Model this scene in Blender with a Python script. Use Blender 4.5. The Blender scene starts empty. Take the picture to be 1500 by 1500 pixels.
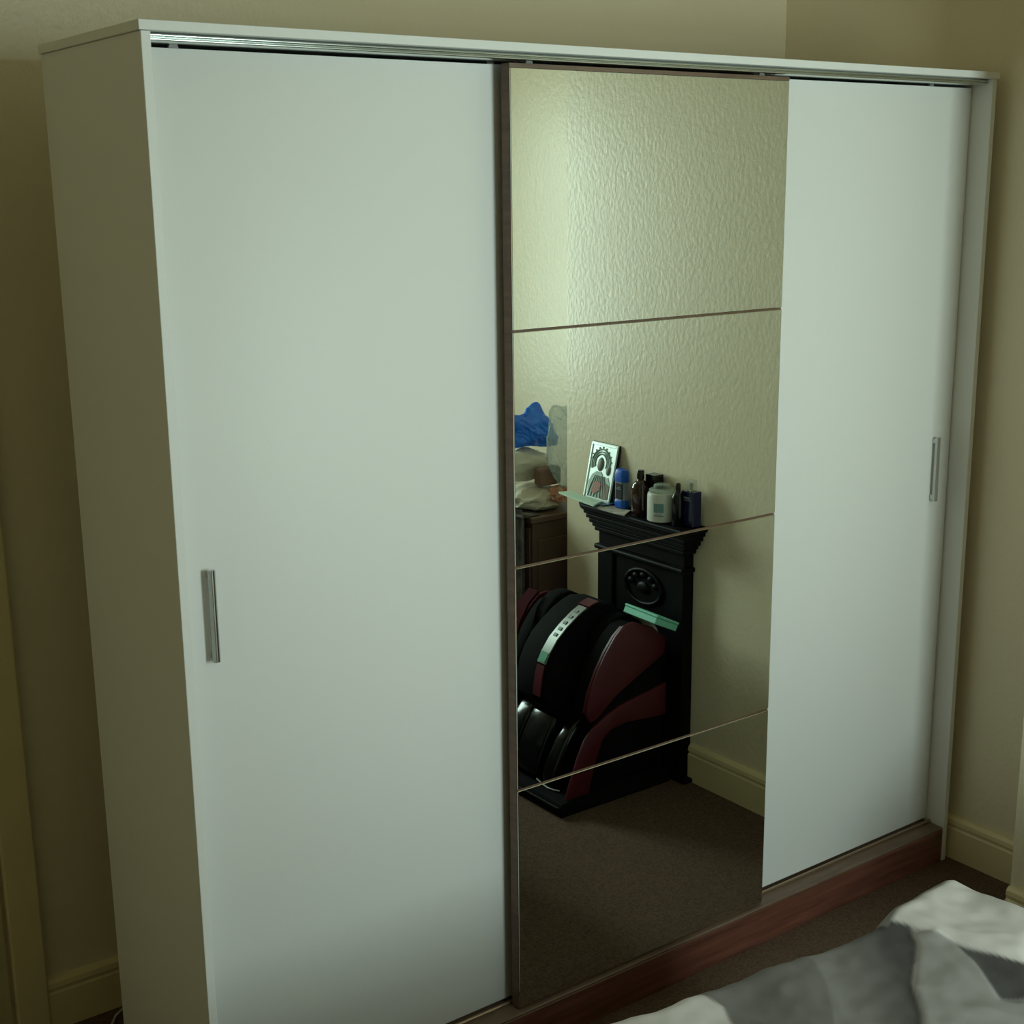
import bpy, bmesh, math, random
import numpy as np
from mathutils import Vector, Matrix, Euler, noise as mnoise

random.seed(7)
scene = bpy.context.scene
col = scene.collection
R = math.radians

# ------------------------------------------------------------------ camera
cam_data = bpy.data.cameras.new('camera')
cam = bpy.data.objects.new('camera', cam_data)
col.objects.link(cam)
cam.location = (-0.862914, -2.136063, 1.846514)
cam.rotation_euler = (1.33791364, 0.01114501, -0.63459119)
cam_data.sensor_fit = 'HORIZONTAL'
cam_data.sensor_width = 36.0
cam_data.lens = 2022.34 / 1500.0 * 36.0
cam_data.clip_start = 0.01
scene.camera = cam
scene.cycles.max_bounces = 14
scene.cycles.diffuse_bounces = 6
scene.cycles.glossy_bounces = 6

# ------------------------------------------------------------------ exposure, world, daylight
vs = scene.view_settings
scene.display_settings.display_device = 'sRGB'
vs.view_transform = 'Standard'
vs.look = 'None'
vs.exposure = 0.0
vs.gamma = 1.0
vs.use_curve_mapping = False

def lin(rgb):
    out = []
    for c in rgb:
        c = c / 255.0
        out.append(c / 12.92 if c <= 0.04045 else ((c + 0.055) / 1.055) ** 2.4)
    return (*out, 1.0)

world = bpy.data.worlds.new('overcast_sky')
scene.world = world
world.use_nodes = True
wb = world.node_tree.nodes['Background']
wb.inputs[0].default_value = (0.80, 1.0, 0.92, 1)
wb.inputs[1].default_value = 0.6

LIGHT_COL = (0.79, 1.0, 0.93)
la = bpy.data.lights.new('window_daylight', 'AREA')
la.shape = 'RECTANGLE'
la.size = 0.64
la.size_y = 1.45
la.energy = 66
la.color = LIGHT_COL
lo = bpy.data.objects.new('window_daylight', la)
col.objects.link(lo)
lo.location = (1.17, -2.96, 1.56)
lo.rotation_euler = (R(90), 0, 0)       # shines towards +y

# ------------------------------------------------------------------ materials
def mat(name, rgb, rough=0.5, metal=0.0, spec=0.5, var=None, scale=20.0, bump=0.0, bscale=120.0,
        stretch=None, detail=4.0, coat=0.0, bdist=0.002):
    m = bpy.data.materials.new(name)
    m.use_nodes = True
    nt = m.node_tree
    b = nt.nodes['Principled BSDF']
    b.inputs['Base Color'].default_value = lin(rgb)
    b.inputs['Roughness'].default_value = rough
    b.inputs['Metallic'].default_value = metal
    b.inputs['Specular IOR Level'].default_value = spec
    if coat:
        b.inputs['Coat Weight'].default_value = coat
        b.inputs['Coat Roughness'].default_value = 0.08
    tc = nt.nodes.new('ShaderNodeTexCoord')
    src = tc.outputs['Object']
    if stretch:
        mp = nt.nodes.new('ShaderNodeMapping')
        mp.inputs['Scale'].default_value = stretch
        nt.links.new(src, mp.inputs['Vector'])
        src = mp.outputs['Vector']
    if var:
        n = nt.nodes.new('ShaderNodeTexNoise')
        n.inputs['Scale'].default_value = scale
        n.inputs['Detail'].default_value = detail
        nt.links.new(src, n.inputs['Vector'])
        r = nt.nodes.new('ShaderNodeValToRGB')
        r.color_ramp.elements[0].position = 0.3
        r.color_ramp.elements[1].position = 0.7
        r.color_ramp.elements[0].color = lin(rgb)
        r.color_ramp.elements[1].color = lin(var)
        nt.links.new(n.outputs['Fac'], r.inputs['Fac'])
        nt.links.new(r.outputs['Color'], b.inputs['Base Color'])
    if bump:
        n2 = nt.nodes.new('ShaderNodeTexNoise')
        n2.inputs['Scale'].default_value = bscale
        n2.inputs['Detail'].default_value = 3.0
        nt.links.new(src, n2.inputs['Vector'])
        bp = nt.nodes.new('ShaderNodeBump')
        bp.inputs['Strength'].default_value = bump
        bp.inputs['Distance'].default_value = bdist
        nt.links.new(n2.outputs['Fac'], bp.inputs['Height'])
        nt.links.new(bp.outputs['Normal'], b.inputs['Normal'])
    return m

M = {}
M['wall'] = mat('woodchip_cream_paint', (228, 215, 186), 0.36, spec=0.5, var=(224, 211, 182), scale=3,
                bump=0.42, bscale=74, bdist=0.003, stretch=(1, 1, 0.8))
M['wall_smooth'] = mat('alcove_cream_paint', (214, 204, 165), 0.5, bump=0.15, bscale=60)
M['ceiling'] = mat('ceiling_paint', (208, 199, 172), 0.8, bump=0.1)
M['trim'] = mat('cream_gloss_trim', (220, 204, 160), 0.35, var=(214, 198, 154), scale=6)
M['carpet'] = mat('brown_carpet', (84, 65, 54), 0.95, spec=0.05, var=(112, 92, 78), scale=170, detail=6,
                  bump=0.9, bscale=420, bdist=0.004)
M['white'] = mat('white_foil_board', (226, 225, 223), 0.50, spec=0.5)
M['white_in'] = mat('white_inner_board', (214, 214, 208), 0.5)
M['walnut'] = mat('walnut_board', (108, 80, 62), 0.45, var=(84, 60, 46), scale=9, stretch=(1, 1, 8))
M['walnut_h'] = mat('walnut_edge', (120, 98, 82), 0.45, var=(96, 76, 62), scale=14, stretch=(0.6, 6, 6))
M['mahogany'] = mat('mahogany_plinth', (122, 74, 60), 0.34, var=(84, 50, 41), scale=10, stretch=(0.5, 4, 7), coat=0.25)
M['alu'] = mat('brushed_aluminium', (205, 212, 208), 0.22, metal=1.0)
M['rail'] = mat('bronze_rail', (168, 148, 130), 0.32, metal=0.85)
M['chrome'] = mat('satin_chrome', (190, 192, 190), 0.22, metal=1.0)
M['plastic_grey'] = mat('grey_nylon', (120, 122, 120), 0.5)
M['mirror'] = mat('mirror_glass', (226, 232, 226), 0.0, metal=1.0)
M['iron'] = mat('black_cast_iron', (5, 5, 5), 0.5, spec=0.16, bump=0.25, bscale=60)
M['black'] = mat('black_fabric', (8, 8, 8), 0.85, spec=0.12, bump=0.3, bscale=300)
M['black_gloss'] = mat('black_gloss_plastic', (14, 16, 15), 0.16)
M['maroon'] = mat('maroon_plastic', (84, 17, 30), 0.42, var=(78, 16, 28), scale=5)
M['maroon_matt'] = mat('maroon_matt_plastic', (58, 12, 22), 0.8, spec=0.05)
M['panel_silver'] = mat('silver_control_strip', (140, 146, 140), 0.42, metal=0.5)
M['screen_green'] = mat('pale_green_display', (92, 160, 132), 0.25)
M['mint'] = mat('mint_card', (126, 205, 178), 0.55, var=(118, 196, 170), scale=12)
M['paper_mint'] = mat('pale_mint_paper', (190, 214, 194), 0.7)
M['paper'] = mat('printed_leaflet', (205, 203, 192), 0.6, var=(150, 140, 132), scale=38)
M['paper_blue'] = mat('dark_blue_leaflet', (30, 66, 96), 0.4, var=(60, 110, 130), scale=40)
M['wire'] = mat('white_cable', (200, 200, 192), 0.5)
M['blue_plastic'] = mat('blue_plastic', (14, 88, 190), 0.3)
M['clear_body'] = mat('pale_grey_plastic', (150, 156, 168), 0.25)
M['dark_label'] = mat('dark_label', (24, 28, 36), 0.4)
M['label_ink'] = mat('pale_ink', (120, 126, 132), 0.5)
M['amber'] = mat('dark_amber_glass', (46, 22, 16), 0.12, coat=0.5)
M['black_glass'] = mat('black_glass', (16, 15, 18), 0.12)
M['navy'] = mat('navy_glass', (24, 28, 66), 0.18)
M['gold'] = mat('pale_gold_metal', (190, 175, 130), 0.25, metal=1.0)
M['wax'] = mat('white_wax', (206, 208, 196), 0.35)
M['teal_label'] = mat('teal_label', (112, 150, 146), 0.5)
M['brown_board'] = mat('brown_wood_cabinet', (104, 82, 68), 0.6, var=(92, 70, 58), scale=8, stretch=(1, 1, 0.3))
M['dark_cloth'] = mat('dark_mottled_cloth', (44, 32, 28), 0.9, var=(92, 84, 70), scale=26, bump=0.4, bscale=80)
M['bag_blue'] = mat('blue_bag_film', (34, 126, 240), 0.3, var=(20, 90, 214), scale=18)
M['bag_white'] = mat('white_bag_film', (206, 200, 184), 0.35, var=(192, 184, 164), scale=14)
M['bag_print'] = mat('red_print_film', (176, 84, 58), 0.4, var=(206, 176, 150), scale=60)
M['parcel'] = mat('brown_parcel', (128, 100, 84), 0.7)
M['silver'] = mat('embossed_silver', (226, 240, 234), 0.30, metal=0.45)
M['silver_dark'] = mat('tarnished_silver', (150, 170, 160), 0.45, metal=0.1)
M['icon_paint'] = mat('icon_brown_paint', (120, 84, 66), 0.5, var=(96, 66, 52), scale=60)
M['icon_face'] = mat('icon_grey_paint', (112, 116, 104), 0.5)
M['icon_red'] = mat('icon_red_paint', (150, 80, 62), 0.5)
M['icon_wood'] = mat('icon_dark_wood', (34, 24, 20), 0.6)
M['divan'] = mat('grey_divan_fabric', (96, 94, 92), 0.9, bump=0.4, bscale=300)
M['mattress'] = mat('white_mattress', (200, 198, 192), 0.9, bump=0.3, bscale=80)
M['leather'] = mat('door_paint', (190, 178, 136), 0.4)
M['brass'] = mat('aged_brass', (150, 124, 70), 0.3, metal=1.0)

def glass_mix(name, rgb, fac, rough=0.1):
    m = bpy.data.materials.new(name); m.use_nodes = True
    nt = m.node_tree; nt.nodes.clear()
    out = nt.nodes.new('ShaderNodeOutputMaterial')
    mx = nt.nodes.new('ShaderNodeMixShader')
    tr = nt.nodes.new('ShaderNodeBsdfTransparent')
    pb = nt.nodes.new('ShaderNodeBsdfPrincipled')
    pb.inputs['Base Color'].default_value = lin(rgb)
    pb.inputs['Roughness'].default_value = rough
    lw = nt.nodes.new('ShaderNodeLayerWeight'); lw.inputs['Blend'].default_value = 0.35
    ma = nt.nodes.new('ShaderNodeMath'); ma.operation = 'MULTIPLY_ADD'
    ma.inputs[1].default_value = 0.6; ma.inputs[2].default_value = fac
    ma.use_clamp = True
    nt.links.new(lw.outputs['Facing'], ma.inputs[0])
    nt.links.new(ma.outputs[0], mx.inputs[0])
    nt.links.new(tr.outputs[0], mx.inputs[1])
    nt.links.new(pb.outputs[0], mx.inputs[2])
    nt.links.new(mx.outputs[0], out.inputs[0])
    return m
M['clear_bag'] = glass_mix('clear_bag_film', (176, 196, 196), 0.30, 0.18)
M['clear_glass'] = glass_mix('clear_glass', (180, 196, 186), 0.16, 0.03)
M['pane'] = glass_mix('window_glass', (200, 215, 210), 0.02, 0.0)

# ------------------------------------------------------------------ mesh helpers
def box(bm, x0, x1, y0, y1, z0, z1, bev=0.0, seg=2):
    b2 = bmesh.new()
    bmesh.ops.create_cube(b2, size=1.0)
    for v in b2.verts:
        v.co = Vector(((x0 + x1) / 2 + v.co.x * (x1 - x0), (y0 + y1) / 2 + v.co.y * (y1 - y0),
                       (z0 + z1) / 2 + v.co.z * (z1 - z0)))
    if bev > 0:
        bmesh.ops.bevel(b2, geom=b2.edges[:], offset=bev, segments=seg, affect='EDGES', profile=0.5)
    merge(bm, b2)

def merge(bm, b2):
    me = bpy.data.meshes.new('tmp'); b2.to_mesh(me); b2.free()
    bm.from_mesh(me); bpy.data.meshes.remove(me)

def prism(bm, pts, axis, a0, a1, bev=0.0, seg=2):
    """polygon pts in the two other axes (in xyz order), pushed along axis from a0 to a1"""
    b2 = bmesh.new()
    def mk(p, a):
        if axis == 'x': return (a, p[0], p[1])
        if axis == 'y': return (p[0], a, p[1])
        return (p[0], p[1], a)
    A = [b2.verts.new(mk(p, a0)) for p in pts]
    B = [b2.verts.new(mk(p, a1)) for p in pts]
    n = len(pts)
    b2.faces.new(A); b2.faces.new(B[::-1])
    for i in range(n):
        b2.faces.new((A[i], B[i], B[(i + 1) % n], A[(i + 1) % n]))
    bmesh.ops.recalc_face_normals(b2, faces=b2.faces[:])
    if bev > 0:
        es = [e for e in b2.edges if len(e.link_faces) == 2 and e.calc_face_angle(0) > R(30)]
        bmesh.ops.bevel(b2, geom=es, offset=bev, segments=seg, affect='EDGES', profile=0.5, clamp_overlap=True)
    merge(bm, b2)

def lathe(bm, prof, c=(0, 0, 0), n=24, sx=1.0, sy=1.0):
    b2 = bmesh.new()
    rings = []
    for r, z in prof:
        if r < 1e-6:
            rings.append([b2.verts.new((c[0], c[1], c[2] + z))])
        else:
            rings.append([b2.verts.new((c[0] + sx * r * math.cos(2 * math.pi * k / n),
                                        c[1] + sy * r * math.sin(2 * math.pi * k / n), c[2] + z)) for k in range(n)])
    for a, b in zip(rings[:-1], rings[1:]):
        for k in range(n):
            k2 = (k + 1) % n
            if len(a) == 1 and len(b) == 1: continue
            if len(a) == 1: b2.faces.new((a[0], b[k], b[k2]))
            elif len(b) == 1: b2.faces.new((a[k], b[0], a[k2]))
            else: b2.faces.new((a[k], b[k], b[k2], a[k2]))
    bmesh.ops.recalc_face_normals(b2, faces=b2.faces[:])
    merge(bm, b2)

def tube(bm, path, r, n=10, close=False):
    b2 = bmesh.new()
    path = [Vector(p) for p in path]
    rings = []
    N = len(path)
    for i, p in enumerate(path):
        if close: t = (path[(i + 1) % N] - path[i - 1]).normalized()
        else: t = (path[min(i + 1, N - 1)] - path[max(i - 1, 0)]).normalized()
        up = Vector((0, 0, 1)) if abs(t.z) < 0.9 else Vector((1, 0, 0))
        a = t.cross(up).normalized(); b = t.cross(a).normalized()
        rr = r[i] if isinstance(r, (list, tuple)) else r
        rings.append([b2.verts.new(p + a * rr * math.cos(2 * math.pi * k / n) + b * rr * math.sin(2 * math.pi * k / n)) for k in range(n)])
    pairs = list(zip(rings[:-1], rings[1:]))
    if close: pairs.append((rings[-1], rings[0]))
    for a, b in pairs:
        for k in range(n):
            b2.faces.new((a[k], a[(k + 1) % n], b[(k + 1) % n], b[k]))
    if not close:
        b2.faces.new(rings[0][::-1]); b2.faces.new(rings[-1])
    bmesh.ops.recalc_face_normals(b2, faces=b2.faces[:])
    merge(bm, b2)

def ellipsoid(bm, c, r, sub=3):
    b2 = bmesh.new()
    bmesh.ops.create_icosphere(b2, subdivisions=sub, radius=1.0)
    for v in b2.verts:
        v.co = Vector((c[0] + v.co.x * r[0], c[1] + v.co.y * r[1], c[2] + v.co.z * r[2]))
    merge(bm, b2)

def crumple(bm, c, r, seed, amp=0.2, freq=1.3, sub=4, floor=None, lobes=(), crease=0.06):
    """a slack film bag: broad folds with sharp creases; lobes pull handles and corners out of it"""
    b2 = bmesh.new()
    bmesh.ops.create_icosphere(b2, subdivisions=sub, radius=1.0)
    off = Vector((seed * 3.1, seed * 1.7, seed * 5.3))
    for v in b2.verts:
        d = v.co.normalized()
        q = d * freq + off
        n = 1.0 - 2.4 * abs(mnoise.noise(q))
        q2 = Vector((d.x * 2.2 + d.z * 1.5, d.y * 2.2 - d.x, d.z * 1.6)) * freq * 1.3 + off
        n2 = 1.0 - 2.6 * abs(mnoise.noise(q2))
        s_ = 1.0 + amp * (n - .6) + crease * n2
        for ld, k, w in lobes:
            s_ += k * math.exp((d.dot(Vector(ld).normalized()) - 1) / w)
        p = Vector((c[0] + d.x * r[0] * s_, c[1] + d.y * r[1] * s_, c[2] + d.z * r[2] * s_))
        if floor is not None and p.z < floor: p.z = floor
        v.co = p
    merge(bm, b2)

def wpos(o):
    p = Vector((0, 0, 0))
    while o: p += o.location; o = o.parent
    return p

def obj(name, bm, m, parent=None, smooth=None, local=False, label=None):
    me = bpy.data.meshes.new(name)
    bmesh.ops.recalc_face_normals(bm, faces=bm.faces[:])
    bm.to_mesh(me); bm.free()
    if smooth is not None:
        me.shade_smooth(); me.set_sharp_from_angle(angle=R(smooth))
    mats = m if isinstance(m, (list, tuple)) else [m]
    for q in mats: me.materials.append(q)
    o = bpy.data.objects.new(name, me)
    col.objects.link(o)
    co = np.array([v.co[:] for v in me.vertices])
    lo_, hi = co.min(0), co.max(0)
    piv = Vector(((lo_[0] + hi[0]) / 2, (lo_[1] + hi[1]) / 2, lo_[2]))
    me.transform(Matrix.Translation(-piv))
    o.location = piv if (parent is None or local) else piv - wpos(parent)
    o.parent = parent
    if label: o['label'] = label
    return o

def tag(o, label, cat, group=None):
    o['label'] = label; o['category'] = cat
    if group: o['group'] = group
    return o

def thing(name, label, cat, loc=(0, 0, 0), rot=(0, 0, 0), group=None):
    o = bpy.data.objects.new(name, None)
    col.objects.link(o)
    o.empty_display_size = 0.05
    o.location = loc; o.rotation_euler = rot
    return tag(o, label, cat, group)

def struct(name, bm, m, parent=None, smooth=None):
    o = obj(name, bm, m, parent, smooth)
    if parent is None: o['kind'] = 'structure'
    return o

def B(): return bmesh.new()

# ------------------------------------------------------------------ room shell
XL, XR, YB, YF, ZC = -1.32, 2.222, 0.732, -2.75, 2.75
XC = 2.0                       # face of the chimney breast
CY0, CY1 = -0.325, -1.432      # its two ends
T = 0.15
bm = B(); box(bm, XL - T, XR + T, YF - T, YB + T, -0.12, 0.0); struct('floor', bm, M['carpet'])
bm = B(); box(bm, XL - T, XR + T, YF - T, YB + T, ZC, ZC + 0.12); struct('ceiling', bm, M['ceiling'])
bm = B(); box(bm, XL - T, XR + T, YB, YB + T, 0, ZC); struct('wall_back', bm, M['wall'])
bm = B(); box(bm, XL - T, XL, YF, YB, 0, ZC); struct('wall_left', bm, M['wall'])
bm = B()
prism(bm, [(XR, YB), (XR, CY0), (XC, CY0), (XC, CY1), (XR, CY1), (XR, YF), (XR + T, YF), (XR + T, YB)], 'z', 0, ZC)
struct('wall_right', bm, M['wall'])
# front wall with the window opening (behind the camera; the room's daylight comes through it)
WX0, WX1, WZ0, WZ1 = 0.84, 1.50, 0.88, 2.24
bm = B()
box(bm, XL - T, WX0, YF - T, YF, 0, ZC); box(bm, WX1, XR + T, YF - T, YF, 0, ZC)
box(bm, WX0, WX1, YF - T, YF, 0, WZ0); box(bm, WX0, WX1, YF - T, YF, WZ1, ZC)
struct('wall_front', bm, M['wall'])
w1 = bpy.data.objects.new('window_1', None); col.objects.link(w1); w1['kind'] = 'structure'
w1.location = ((WX0 + WX1) / 2, YF - 0.08, WZ0)
bm = B()
yf0, yf1 = YF - 0.11, YF - 0.05
box(bm, WX0, WX0 + .045, yf0, yf1, WZ0, WZ1, .004); box(bm, WX1 - .045, WX1, yf0, yf1, WZ0, WZ1, .004)
box(bm, WX0 + .045, WX1 - .045, yf0, yf1, WZ0, WZ0 + .06, .004); box(bm, WX0 + .045, WX1 - .045, yf0, yf1, WZ1 - .05, WZ1, .004)
box(bm, WX0 + .045, WX1 - .045, yf0 + .01, yf1 - .01, 1.56, 1.60, .004)
obj('window_frame', bm, M['white_in'], w1)
for z0, z1 in ((WZ0 + .06, 1.56), (1.60, WZ1 - .05)):
    bm = B(); box(bm, WX0 + .045, WX1 - .045, YF - .082, YF - .078, z0, z1)
    obj('pane', bm, M['pane'], w1)
bm = B(); box(bm, WX0 - .04, WX1 + .04, YF - .05, YF + .06, WZ0 - .03, WZ0, .006); obj('window_sill', bm, M['trim'], w1)

def skirt(name, p0, p1, h=0.122, t=0.019):
    """skirting board between two floor points, its face to the right of p0->p1 walking direction reversed"""
    p0, p1 = Vector((*p0, 0)), Vector((*p1, 0))
    d = (p1 - p0); L = d.length; d.normalize()
    n = Vector((-d.y, d.x, 0))
    prof = [(0, 0), (t, 0), (t, h - 0.034), (t - 0.004, h - 0.030), (t - 0.004, h - 0.024), (t, h - 0.020),
            (t - 0.002, h - 0.008), (t - 0.010, h), (0, h)]
    bm = B()
    A = [bm.verts.new(p0 + n * a + Vector((0, 0, b))) for a, b in prof]
    C = [bm.verts.new(p1 + n * a + Vector((0, 0, b))) for a, b in prof]
    bm.faces.new(A); bm.faces.new(C[::-1])
    for i in range(len(prof)):
        j = (i + 1) % len(prof); bm.faces.new((A[i], C[i], C[j], A[j]))
    return struct(name, bm, M['trim'])
AX1, AX0 = -0.079, -0.150      # architrave of the door beside the wardrobe
FY0, FY1 = 0.024 - 0.83, 0.024 - 1.24      # cast-iron fireplace, its near and far ends
skirt('baseboard_back', (XR, YB), (AX1, YB))
skirt('baseboard_right', (XR, CY0), (XR, YB))
skirt('baseboard_chimney_near', (XC, FY0 + 0.006), (XC, CY0))
skirt('baseboard_chimney_far', (XC, CY1), (XC, FY1 - 0.006))
skirt('baseboard_left', (XL, YB), (XL, YF))

# door beside the wardrobe, in the back wall: leaf, panels, knob; architrave round it
DX0 = -0.94
d1 = bpy.data.objects.new('door_1', None); col.objects.link(d1); d1['kind'] = 'structure'
d1.location = ((DX0 + AX0) / 2, YB, 0)
bm = B(); box(bm, DX0, AX0 - .008, YB - .012, YB - 0.0005, 0.012, 2.02, .002); obj('leaf', bm, M['leather'], d1)
for x0, x1 in ((DX0 + .1, DX0 + .36), (AX0 - .37, AX0 - .11)):
    for z0, z1 in ((.22, .88), (1.08, 1.88)):
        bm = B()
        box(bm, x0, x1, YB - .018, YB - .0115, z0, z1, .005)
        obj('door_panel', bm, M['leather'], d1)
bm = B(); lathe(bm, [(0.001, 0), (.022, 0), (.02, .006), (.009, .01), (.009, .03), (.022, .04), (.027, .052), (.02, .064), (.0, .068)], n=20)
bmesh.ops.rotate(bm, verts=bm.verts[:], matrix=Matrix.Rotation(R(90), 3, 'X'))
bmesh.ops.translate(bm, verts=bm.verts[:], vec=(DX0 + .06, YB - .0125, 1.0))
obj('door_knob', bm, M['brass'], d1, smooth=40)
def arch_board(bm, x0, x1, z0, z1):
    box(bm, x0, x1, YB - .024, YB - .0005, z0, z1, .004)
bm = B()
arch_board(bm, AX0, AX1, 0, 2.10); arch_board(bm, DX0 - .08, DX0 - .009, 0, 2.10); arch_board(bm, DX0 - .009, AX0, 2.03, 2.10)
struct('trim_1', bm, M['trim'])

# ------------------------------------------------------------------ wardrobe
W, D, H = 2.19, 0.471, 2.10
TT = 0.016
wr = thing('wardrobe', 'large white wardrobe with three sliding doors, the middle one mirrored, on a dark red plinth',
           'wardrobe', (W / 2, D / 2, 0))
bm = B(); box(bm, 0.004, 0.004 + TT, 0, D, 0, H - TT, .0008, 1); obj('side_panel', bm, M['white'], wr)
bm = B(); box(bm, W - TT - .004, W - .004, 0, D, 0, H - TT, .0008, 1); obj('side_panel', bm, M['white'], wr)
bm = B(); box(bm, 0, W, -.004, D, H - TT + .0005, H, .0008, 1); obj('top_panel', bm, M['white'], wr)
bm = B(); box(bm, .021, W - .021, D - .008, D - .002, .05, H - TT, 0); obj('back_panel', bm, M['white_in'], wr)
bm = B(); box(bm, .021, W - .021, .002, .020, .0, .094, .0012, 1); obj('plinth', bm, M['mahogany'], wr)
bm = B(); box(bm, .021, W - .021, .002, D - .012, .0945, .101, .0015, 1); obj('floor_panel', bm, M['walnut_h'], wr)
for x in (0.735, 1.455):
    bm = B(); box(bm, x - .008, x + .008, .10, D - .012, .1015, H - TT - .001); obj('divider', bm, M['white_in'], wr)
# top track: an aluminium extrusion with two rounded ribs
bm = B()
prof = [(.010, 2.0835), (.010, 2.0775), (.0085, 2.0760)]
for c in (2.0795, 2.0745):
    pass
pts = []
def rib(zc, r, y0):
    return [(y0 - r * math.sin(t), zc + r * math.cos(t)) for t in [math.pi * k / 8 for k in range(9)]]
pts = [(.075, 2.0835), (.020, 2.0835)] + rib(2.0800, .0030, .018) + rib(2.0738, .0026, .018) + [(.020, 2.0708), (.075, 2.0708)]
prism(bm, pts, 'x', .0205, W - .0205)
obj('top_track', bm, M['alu'], wr, smooth=30)
# bottom rails
for y0, y1, z1 in ((.043, .051, .1085),):
    bm = B(); prism(bm, [(y0, .1005), (y0, z1 - .002), (y0 + .002, z1), (y1 - .002, z1), (y1, z1 - .002), (y1, .1005)], 'x', .0205, W - .0205)
    obj('bottom_rail', bm, M['rail'], wr)

def handle(parent, x, z0, z1, y):
    """upright bar handle with a ribbed face on two short feet"""
    bm = B()
    w = .0065
    sec = [(x - w, y - .010), (x - w, y - .017), (x - w * .5, y - .0205), (x - .0008, y - .0192), (x + .0008, y - .0192),
           (x + w * .5, y - .0205), (x + w, y - .017), (x + w, y - .010)]
    prism(bm, sec, 'z', z0, z1)
    for za in (z0 + .004, z1 - .016):
        box(bm, x - .0045, x + .0045, y - .0105, y + .0, za, za + .012, .001, 1)
    return obj('handle', bm, M['chrome'], parent, smooth=25)

def roller(parent, x, y, z):
    bm = B()
    prism(bm, [(x + .0085 * math.cos(math.pi * k / 10), 2.0657 + .0075 * math.sin(math.pi * k / 10)) for k in range(11)], 'y', y - .003, y + .003)
    return obj('roller', bm, M['plastic_grey'], parent, smooth=40)

def white_door(x0, x1, hx):
    y0, y1 = .058, .074
    bm = B(); box(bm, x0, x1, y0, y1, .1105, 2.0655, .0012, 2)
    d = obj('door', bm, M['white'], wr, smooth=30)
    handle(d, hx, 1.031, 1.199, y0 - .001)
    return d
ld = white_door(.0215, .790, .0815)
rd = white_door(1.400, W - .0225, 2.099)
roller(ld, .082, .063, 2.0712)
roller(rd, 2.02, .068, 2.0712)
bm = B(); box(bm, .7155, 1.4655,   .0155, .0400, .1030, 2.0655, .0008, 1)
md = obj('mirror_door', bm, M['walnut'], wr, label='walnut brown sliding door faced with four stacked mirror panels')
zc = [.1065, .6165, 1.0985, 1.5705, 2.0570]
for k in range(4):
    bm = B(); box(bm, .7170, 1.4640, .0115, .0153, zc[k] + .0022, zc[k + 1] - (.0022 if k < 3 else 0), .0010, 1)
    obj('mirror_panel', bm, M['mirror'], md)
bm = B(); box(bm, .7158, 1.4652, .0128, .0154, 2.0575, 2.0653); obj('door_rim', bm, M['walnut_h'], md)
roller(md, .770, .026, 2.0712); roller(md, 1.391, .026, 2.0712)

# ------------------------------------------------------------------ things seen in the mirror: y' is measured behind the glass, so real y = 0.023 - y'
MY = 0.0230
def V(x, yv, z): return (x, MY - yv, z)
def vbox(bm, x0, x1, v0, v1, z0, z1, bev=0.0, seg=2): box(bm, x0, x1, MY - v1, MY - v0, z0, z1, bev, seg)
def vprism_y(bm, pts, v0, v1, bev=0.0, seg=2): prism(bm, pts, 'y', MY - v1, MY - v0, bev, seg)

# cast-iron fireplace
fp = thing('fireplace', 'small black cast iron fireplace surround with a mantel shelf on the chimney breast', 'fireplace',
           (1.96, MY - 1.035, 0))
FX = 1.955
bm = B()       # the two jambs, front plate with an arched opening cut by stacking pieces
vbox(bm, FX, XC - .0005, .83, .905, .0, .70, .003, 1)
obj('jamb', bm, M['iron'], fp)
bm = B(); vbox(bm, FX, XC - .0005, 1.165, 1.24, .0, .70, .003, 1); obj('jamb', bm, M['iron'], fp)
bm = B(); 
arch = [(.905, .70), (.905, .40)]
for k in range(9):
    a = math.pi * k / 8
    arch.append((1.035 - .105 * math.cos(a), .42 + .085 * math.sin(a)))
arch += [(1.165, .40), (1.165, .70)]
prism(bm, [(MY - a, b) for a, b in arch], 'x', FX + .008, XC - .0005)
obj('hood_plate', bm, M['iron'], fp)
bm = B(); vbox(bm, XC - .012, XC - .0005, .906, 1.164, 0, .42); obj('fire_back', bm, M['iron'], fp)
for k in range(6):
    v = .935 + k * .04
    bm = B(); tube(bm, [V(FX + .01, v, .05), V(FX + .002, v, .12), V(FX + .01, v, .19)], .005, 8); obj('grate_bar', bm, M['iron'], fp, smooth=40)
for z in (.05, .19):
    bm = B(); vbox(bm, FX + .004, FX + .02, .906, 1.164, z - .006, z + .006, .002, 1); obj('grate_rail', bm, M['iron'], fp)
# oval ornament cast in relief on the hood
bm = B()
ring = [V(FX + .006, 1.02 + .085 * math.cos(2 * math.pi * k / 32), .598 + .055 * math.sin(2 * math.pi * k / 32)) for k in range(32)]
tube(bm, ring, .0065, 8, close=True)
for k in range(5):
    a = math.pi * (k + 0.5) / 5
    ellipsoid(bm, V(FX + .005, 1.02 + .06 * math.cos(a), .598 + .038 * math.sin(a)), (.007, .014, .011), 2)
ellipsoid(bm, V(FX + .006, 1.02, .595), (.007, .03, .02), 2)
obj('oval_ornament', bm, M['iron'], fp, smooth=50)
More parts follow.
